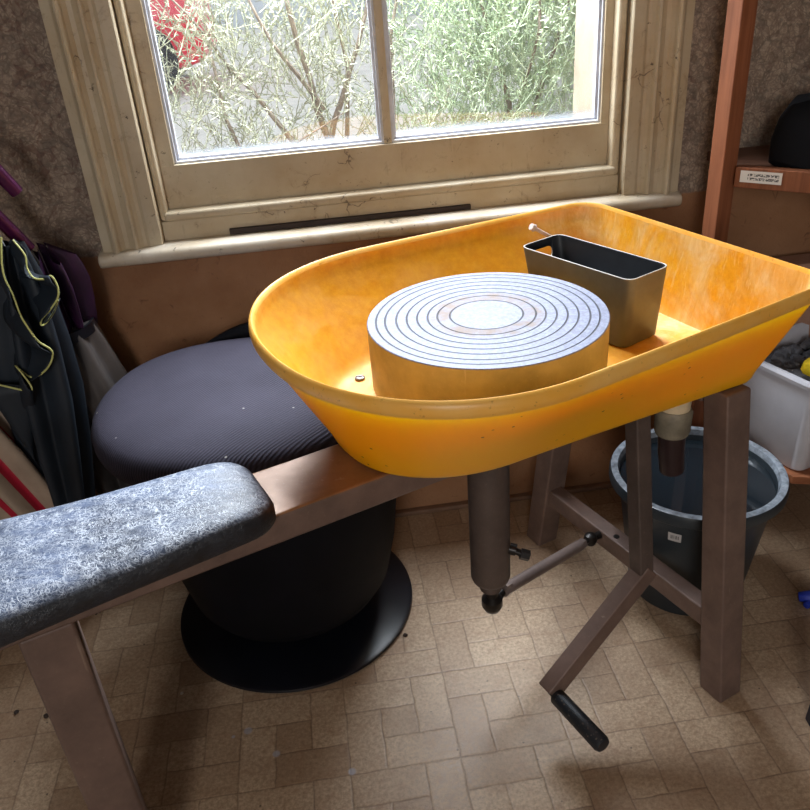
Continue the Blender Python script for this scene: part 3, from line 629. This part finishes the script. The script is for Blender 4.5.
# ------------------------------------------------------------ wooden rack on the right
RW = m_wood('reddish_pine', (126, 74, 48), (150, 92, 62), (30, 30, 2)); RWD = m_wood('dark_shelf_wood', (84, 56, 42), (104, 70, 54))
rk = root('shelf_rack', (.66, 1.54, 0)); tag(rk, 'reddish wooden shelf rack with square post beside the window', 'shelf rack')
pa = R(22); pu = V((cos(pa), sin(pa), 0)); pn = V((-sin(pa), cos(pa), 0)); pc = V((.628, 1.515, 0))
mb = MB(); mb.box(pc + V((0, 0, .95)), pu * .017, pn * .018, Zs * .95); par(mb.build('post', RW, bevel=.002), rk)
ra = R(-37); ru = V((cos(ra), sin(ra), 0)); rn = V((-sin(ra), cos(ra), 0)); r0 = V((.638, 1.500, 0))
mb = MB(); mb.box(r0 + ru * .29 + V((0, 0, .792)), ru * .28, rn * .010, Zs * .019); rail = par(mb.build('shelf_rail', RW, bevel=.002), rk)
sh = [r0 + ru * .02 + rn * .011, r0 + ru * .56 + rn * .011, WP(1.25, 0, .3), WP(1.25, 0, .012), WP(.80, 0, .012)]
mb = MB(); n = len(sh); mb.add([p + V((0, 0, .785)) for p in sh] + [p + V((0, 0, .803)) for p in sh], [tuple(range(n))[::-1], tuple(range(n, 2 * n))] + [(i, (i + 1) % n, n + (i + 1) % n, n + i) for i in range(n)])
par(mb.build('upper_shelf', RWD, bevel=.001), rk)
low = [(.69, 1.52), (.775, 1.335), (1.15, 1.25), (1.25, 1.60), (.70, 1.60)]
mb = MB(); n = len(low); mb.add([V((*p, .195)) for p in low] + [V((*p, .213)) for p in low], [tuple(range(n))[::-1], tuple(range(n, 2 * n))] + [(i, (i + 1) % n, n + (i + 1) % n, n + i) for i in range(n)])
par(mb.build('lower_shelf', m_wood('lower_shelf_wood', (150, 92, 60), (170, 108, 74)), bevel=.001), rk)
for (x, y) in ((1.12, 1.27), (1.2, 1.56), (1.0, 1.50)):
    mb = MB(); zt = .78 if x > 1 else .195; mb.box(V((x, y, zt / 2)), (.018, 0, 0), (0, .018, 0), Zs * zt / 2); par(mb.build('post', RW, bevel=.002), rk)
# label on the rail: two rows of small dark print on white
t = NT('label_print'); v = t.coord('Object'); sp = t.n('ShaderNodeSeparateXYZ'); t.l(v, sp.inputs[0])
w1 = t.n('ShaderNodeTexNoise'); w1.inputs['Scale'].default_value = 330; w1.inputs['Detail'].default_value = 3; t.l(v, w1.inputs['Vector'])
rows = t.math('LESS_THAN', t.math('ABSOLUTE', t.math('SUBTRACT', t.math('ABSOLUTE', sp.outputs[2]), .0035)), .0024)
ins = t.math('MULTIPLY', rows, t.math('LESS_THAN', t.math('ABSOLUTE', t.math('SUBTRACT', sp.outputs[0], .004)), .027))
t.set(t.mix(t.math('MULTIPLY', ins, t.ramp(w1.outputs[0], .44, .5, 0, .9)), lin((226, 218, 208)), lin((36, 32, 32))), .6)
mb = MB(); mb.box((0, 0, 0), (.036, 0, 0), (0, .0003, 0), (0, 0, .0105)); lb_ = mb.build('paper_label', t.m)
lb_.location = r0 + ru * .056 - rn * .0106 + V((0, 0, .795)); lb_.rotation_euler = (0, 0, ra); lb_.parent = rail; lb_.matrix_parent_inverse = (Matrix.Translation(rk.location) @ rail.matrix_parent_inverse).inverted()
# black bag
mb = MB(); c = V((.825, 1.475, .804)); rs = []
for z, sx, sy in ((0, .10, .07), (.01, .115, .08), (.05, .116, .082), (.085, .108, .075), (.108, .095, .06), (.116, .06, .04)):
    rs.append([c + ru * (sx * (abs(cos(a)) ** .5) * (1 if cos(a) > 0 else -1)) + rn * (sy * (abs(sin(a)) ** .5) * (1 if sin(a) > 0 else -1)) + V((0, 0, z + .004 * sin(5 * a))) for a in [2 * pi * j / 48 for j in range(48)]])
mb.rings(rs); tag(mb.build('bag', plain('black_cloth', (16, 17, 22), .9, 0, .2), smooth=True), 'black cloth bag on the wooden shelf at the right edge', 'bag')

# ------------------------------------------------------------ white bin, its contents, box behind
wb = root('plastic_bin', (.85, 1.45, .213)); tag(wb, 'white plastic bin with a rolled rim on the low shelf behind the bucket', 'bin')
nc = V((.786, 1.338)); fa = (V((.703, 1.518)) - nc).normalized(); fb = V((-fa.y, fa.x)); fb = fb if fb.x > 0 else -fb
BZ = .2135; BH = .215; LX, LY = .24, .19
def binring(g, z, r=.022):
    q = [nc - fa * g - fb * g, nc + fb * (LX + g) - fa * g, nc + fb * (LX + g) + fa * (LY + g), nc + fa * (LY + g) - fb * g]
    q = rrect([(p.x, p.y) for p in q], r + max(g, 0) * .3, 6); return [V((p.x, p.y, z)) for p in q]
WBIN = plain('white_bin_plastic', (208, 208, 216), .4, 0, .5, .06, 10)
mb = MB(); mb.rings([binring(-.006, BZ), binring(-.001, BZ + .006), binring(.008, BZ + BH - .016), binring(.019, BZ + BH - .014), binring(.021, BZ + BH - .006), binring(.018, BZ + BH), binring(.010, BZ + BH), binring(.004, BZ + BH - .008), binring(-.004, BZ + .01)])
par(mb.build('tub', WBIN, smooth=True), wb)
gm = MB(); rr = random.Random(4)
for k in range(120):
    u, w_ = rr.uniform(.03, LX - .03), rr.uniform(.03, LY - .03); p = nc + fb * u + fa * w_; s = rr.uniform(.008, .02)
    z = BZ + BH - .035 + rr.uniform(0, .012)
    n = 6; gm.rings([[V((p.x + s * rad * cos(2 * pi * j / n + k) * rr.uniform(.8, 1.2), p.y + s * rad * sin(2 * pi * j / n + k) * rr.uniform(.8, 1.2), z + s * h)) for j in range(n)] for rad, h in ((.6, -.6), (1, 0), (.6, .55))])
q = [nc + fb * .01 + fa * .01, nc + fb * (LX - .01) + fa * .01, nc + fb * (LX - .01) + fa * (LY - .01), nc + fb * .01 + fa * (LY - .01)]
gm.add([V((p.x, p.y, BZ + .012)) for p in q] + [V((p.x, p.y, BZ + BH - .036)) for p in q], [(0, 3, 2, 1), (4, 5, 6, 7), (0, 1, 5, 4), (1, 2, 6, 5), (2, 3, 7, 6), (3, 0, 4, 7)])
o = gm.build('clay_scraps', plain('grey_clay', (92, 92, 98), .8, var=.3)); tag(o, 'grey lumps of dry clay filling the white bin', 'clay', kind='stuff')
p = nc + fb * .060 + fa * .035; mb = MB(); rs = []
for h, rad in ((0, .5), (.006, .85), (.018, 1.), (.032, .92), (.041, .6), (.044, .15)):
    rs.append([V((p.x, p.y, BZ + BH - .022 + h)) + V((rad * .038 * cos(a) * (1 + .1 * sin(3 * a)), rad * .028 * sin(a), .002 * sin(4 * a))) for a in [2 * pi * j / 32 for j in range(32)]])
mb.rings(rs); tag(mb.build('sponge', plain('yellow_sponge', (238, 204, 30), .75, bump=.5, sc=90), smooth=True), 'yellow rounded sponge lying on the clay in the white bin', 'sponge')
CARD = plain('pinkish_cardboard', (170, 132, 112), .85, 0, .2, .08, 12)
mb = MB(); q0 = WP(1.22, 0, .14); mb.box(WP(.99, .39, .055), WU * .09, WN * .03, Zs * .175); tag(mb.build('cardboard_box', CARD, bevel=.003), 'plain brownish cardboard box standing behind the white bin', 'box')

# ------------------------------------------------------------ bits at the right edge of the floor
def atz(px, py, z):
    d = M3 @ V(((px - 405) / 810, -(py - 405) / 810, 1)); k = (z - H) / d.z; return V((0, 0, H)) + d * k
BLUE = plain('blue_plastic', (40, 66, 196), .35)
p = atz(815, 604, 0); mb = MB()
mb.tube([p + V((-.03, .012, .012)), p + V((0, .0, .02)), p + V((.05, -.01, .012))], [.010, .016, .012], 7); mb.tube([p + V((-.026, -.012, .008)), p + V((0, .004, .012)), p + V((.04, .02, .01))], [.007, .012, .009], 7)
tag(mb.build('cloth_scrap', BLUE, bevel=.002), 'crumpled bright blue plastic scrap on the floor at the right edge', 'scrap')
p = atz(811, 724, 0); mb = MB(); strut(mb, p + V((.006, 0, 0)), p + V((.04, .02, .42)), V((.012, 0, 0)), V((0, .012, 0)))
lg_ = mb.build('table_leg', plain('navy_black_metal', (26, 26, 44), .4), bevel=.003); tag(lg_, 'dark metal leg of a stand just entering at the right edge', 'leg')
for k, (x, y, s, lab) in enumerate(((16, 712, .0045, 'small dark clay crumb on the floor left of the front leg'), (46, 716, .006, 'larger dark clay crumb beside the front leg on the floor'), (405, 635, .005, 'small dark clay crumb on the floor right of the stool base'), (182, 693, .0035, 'tiny pale clay crumb on the floor below the stool base'))):
    p = atz(x, y, s * .6); rr = random.Random(k); mb = MB()
    mb.rings([[p + V((s * rad * cos(2 * pi * j / 8) * rr.uniform(.7, 1.3), s * rad * sin(2 * pi * j / 8) * rr.uniform(.7, 1.3), s * h)) for j in range(8)] for rad, h in ((.6, -.6), (1, 0), (.5, .6))])
    tag(mb.build('clay_crumb', plain('crumb', (60, 48, 42) if k < 3 else (210, 205, 196), .9), smooth=True), lab, 'crumb', 'clay crumbs on the floor')

# ------------------------------------------------------------ umbrellas in the left corner
def umbrella(name, top, tip, prof, mats, label, folds=8, twist=.6, fold_depth=.35, seed=0, stripes=None, hem_wave=.0, flat=1.):
    # top: hem end of the folded canopy, tip: ferrule on the floor; prof: (u along, radius)
    rt = root(name, tip); tag(rt, label, 'umbrella', 'umbrellas leaning in the left corner')
    top, tip = V(top), V(tip); ax = (tip - top).normalized(); ln = (tip - top).length
    x = ax.cross(V((0, 1, 0))).normalized(); y = ax.cross(x).normalized(); rr = random.Random(seed); N = folds * 10
    ph = [rr.uniform(-.35, .35) for _ in range(folds)]; am = [rr.uniform(.7, 1.3) for _ in range(folds)]
    rings = []
    for i, (u, r) in enumerate(prof):
        ring = []
        for j in range(N):
            a = 2 * pi * j / N; f = int(j / 10) % folds; w_ = .5 - .5 * cos(2 * pi * (j % 10) / 10)
            rad = r * (1 - fold_depth + fold_depth * w_ * am[f] * 1.2)
            aa = a + twist * u * 2 + ph[f] * w_ * .5 
            off = hem_wave * (1 - u) ** 4 * (w_ * am[f] - .5)
            ring.append(top + ax * (u * ln + off) + x * rad * cos(aa) * flat + y * rad * sin(aa))
        rings.append(ring)
    mb = MB(); mb.rings(rings, capa=False)
    if stripes:
        for k in range(len(mb.m)): mb.m[k] = 1 if (k % N) % 10 in stripes else 0
    mb.m = mb.m
    o = mb.build('canopy', mats, smooth=False)
    for p in o.data.polygons: p.use_smooth = True
    par(o, rt); mb2 = MB(); mb2.tube([tip - ax * .03, tip], [.004, .003], 10); par(mb2.build('ferrule', BLKSTEEL, smooth=True), rt)
    return rt, top, ax, rings
GREYC = plain('charcoal_umbrella_cloth', (72, 68, 68), .6, 0, .4, .2, 8); NAVY = plain('navy_umbrella_cloth', (34, 42, 52), .6, 0, .4, .2, 8)
PURP = plain('purple_umbrella_cloth', (52, 20, 54), .5, 0, .5, .25, 30); CREAM = plain('cream_umbrella_cloth', (176, 156, 138), .7, 0, .3, .12, 12); CRIM = plain('crimson_band', (176, 20, 52), .6)
PIPE = plain('lime_piping', (222, 222, 140), .5, 0, .4, .1); PMET = plain('purple_handle', (84, 26, 70), .25, .3)
# purple umbrella, crook handle up
tp = V((-.642, 1.43, .768)); ti = V((-.55, 1.50, .0))
rt, top, ax, rings = umbrella('umbrella', tp, ti, [(0, .050), (.03, .053), (.07, .054), (.12, .049), (.17, .042), (.195, .038)], [PURP], 'purple umbrella with ruffled cloth and purple crook handle leaning in the left corner', 8, .3, .55, 2, hem_wave=.03)
mb = MB(); ln = (ti - tp).length; x = ax.cross(V((0, 1, 0))).normalized(); y = ax.cross(x).normalized(); rs = []
for u, r in ((.19, .040), (.24, .047), (.35, .056), (.5, .055), (.7, .04), (.9, .014), (.96, .006)):
    rs.append([tp + ax * u * ln + (x * cos(2 * pi * j / 72) + y * sin(2 * pi * j / 72)) * r * (1 + .16 * sin(2 * pi * j / 72 * 7 + u * 5)) for j in range(72)])
mb.rings(rs); par(mb.build('lower_canopy', plain('silvery_grey_cloth', (104, 98, 96), .45, 0, .5, .2, 6), smooth=True), rt)
mb = MB(); mb.rings([[tp + ax * (u * ln) + (x * cos(2 * pi * j / 48) + y * sin(2 * pi * j / 48)) * r for j in range(48)] for u, r in ((.185, .043), (.187, .047), (.212, .048), (.215, .044))], closed=True)
par(mb.build('strap', BLACK, smooth=True), rt)
mb = MB(); hd = V((-.689, 1.385, .888)); sh0 = tp + ax * .03
mb.tube([sh0, tp.lerp(hd, .25), hd], [.0045, .0045, .0045], 12); par(mb.build('shaft', STEEL, smooth=True), rt)
up = (hd - tp).normalized(); mb = MB(); h0 = tp - ax * .0
side = V((.55, .0, .25)); side = (side - up * side.dot(up)).normalized()
hh = [tp + up * .015, tp + up * .06, tp + up * .13, tp + up * .20]
rc = .030; cc_ = hh[-1] + side * rc
for i in range(1, 9): a = pi - pi * i / 8; hh.append(cc_ + side * rc * cos(a) + up * rc * sin(a))
hh += [hh[-1] - up * .03, hh[-1] - up * .088]
mb.tube(hh, [.012, .0125] + [.0125] * (len(hh) - 3) + [.0115], 16); par(mb.build('crook_handle', PMET, smooth=True), rt)
for k in range(8):
    a = 2 * pi * k / 8; mb = MB(); mb.tube([tp + ax * .12 * ln + (x * cos(a) + y * sin(a)) * .02, tp - ax * .012 + (x * cos(a) + y * sin(a)) * .026], .0014, 6); par(mb.build('rib', STEEL), rt)
# charcoal umbrella behind
rt, *_ = umbrella('umbrella', (-.665, 1.475, .66), (-.60, 1.46, 0), [(0, .045), (.05, .062), (.15, .07), (.35, .068), (.6, .05), (.85, .022), (.97, .006)], [GREYC], 'charcoal umbrella with loose plain folds standing behind the seat pad', 7, .3, .4, 5)
# navy umbrella with lime piping
tp = V((-.645, 1.355, .815)); ti = V((-.70, 1.33, .0))
rt, top, ax, rings = umbrella('umbrella', tp, ti, [(0, .022), (.05, .034), (.12, .05), (.22, .060), (.34, .066), (.48, .060), (.7, .042), (.9, .016), (.98, .005)], [NAVY], 'navy umbrella with lime green piping along its loose edges at the left edge', 6, .2, .45, 9)
def pat(px, py, yy):
    d = M3 @ V(((px - 405) / 810, -(py - 405) / 810, 1)); return V((0, 0, H)) + d * (yy / d.y)
# two loose gores of cloth hanging in front, each edged with piping
def gore(path, anchor, name):
    P = [V(p) for p in path]; n = len(P); A = [V(q) for q in anchor]
    m = 8; vs = []; 
    for i in range(n):
        a = A[0].lerp(A[1], i / (n - 1))
        for j in range(m + 1):
            u = j / m; q = P[i].lerp(a, u); q += V((0, 1, 0)) * .012 * sin(u * 3.2 + i * .5) ; vs.append(q)
    fs = [(i * (m + 1) + j, (i + 1) * (m + 1) + j, (i + 1) * (m + 1) + j + 1, i * (m + 1) + j + 1) for i in range(n - 1) for j in range(m)]
    o = mesh(name, vs, fs, NAVY, smooth=True); s = o.modifiers.new('cloth', 'SOLIDIFY'); s.thickness = .0012; par(o, rt); return o
def smoothp(pts, k=4):
    pts = [V(p) for p in pts]; out = []
    for i in range(len(pts) - 1):
        p0, p1, p2, p3 = pts[max(i - 1, 0)], pts[i], pts[i + 1], pts[min(i + 2, len(pts) - 1)]
        for j in range(k):
            t = j / k; out.append(.5 * ((2 * p1) + (p2 - p0) * t + (2 * p0 - 5 * p1 + 4 * p2 - p3) * t * t + (3 * p1 - p0 - 3 * p2 + p3) * t ** 3))
    return out + [pts[-1]]
pA = smoothp([pat(x_, y_, yy) for x_, y_, yy in ((1, 237, 1.31), (3, 272, 1.29), (13, 295, 1.275), (20, 314, 1.27), (27, 326, 1.265), (38, 341, 1.265), (52, 351, 1.27), (50, 364, 1.275), (41, 374, 1.28), (30, 377, 1.285), (16, 366, 1.29), (20, 371, 1.275), (31, 386, 1.27), (28, 391, 1.27), (0, 385, 1.28), (-14, 382, 1.29))])
pB = smoothp([pat(x_, y_, yy) for x_, y_, yy in ((13, 240, 1.31), (25, 255, 1.30), (27, 268, 1.295), (34, 278, 1.29), (45, 279, 1.285), (51, 276, 1.285), (57, 285, 1.285), (58, 297, 1.285), (50, 310, 1.29), (42, 319, 1.295), (41, 325, 1.30), (46, 323, 1.305), (54, 312, 1.31), (58, 300, 1.315))])
axp = lambda u: tp.lerp(ti, u) 
o = gore(pA, (axp(0.0) + V((-.02, -.02, 0)), axp(.55) + V((-.03, -.03, 0))), 'loose_panel'); mb = MB(); mb.tube(pA, .0016, 6); subm = par(mb.build('piping', PIPE, smooth=True), rt)
o2 = gore(pB, (axp(0.0), axp(.2) + V((.03, -.01, 0))), 'loose_panel'); mb = MB(); mb.tube(pB, .0016, 6); par(mb.build('piping', PIPE, smooth=True), rt)
mb = MB(); mb.tube([tp + ax * .05, tp + V((-.02, .01, .01)), tp + V((-.10, .02, .06))], .004, 10); mb.tube([tp + V((-.095, .02, .056)), tp + V((-.18, .03, .11))], [.010, .012], 14); par(mb.build('handle', BLACK, smooth=True), rt)
# cream umbrella with crimson bands
umbrella('umbrella', (-.835, 1.30, .56), (-.665, 1.41, .0), [(0, .05), (.08, .075), (.25, .082), (.45, .075), (.7, .05), (.9, .02), (.98, .005)], [CREAM, CRIM], 'cream umbrella with crimson stripes leaning behind the seat pad at the left edge', 8, .15, .3, 12, stripes=(0, 1, 9))
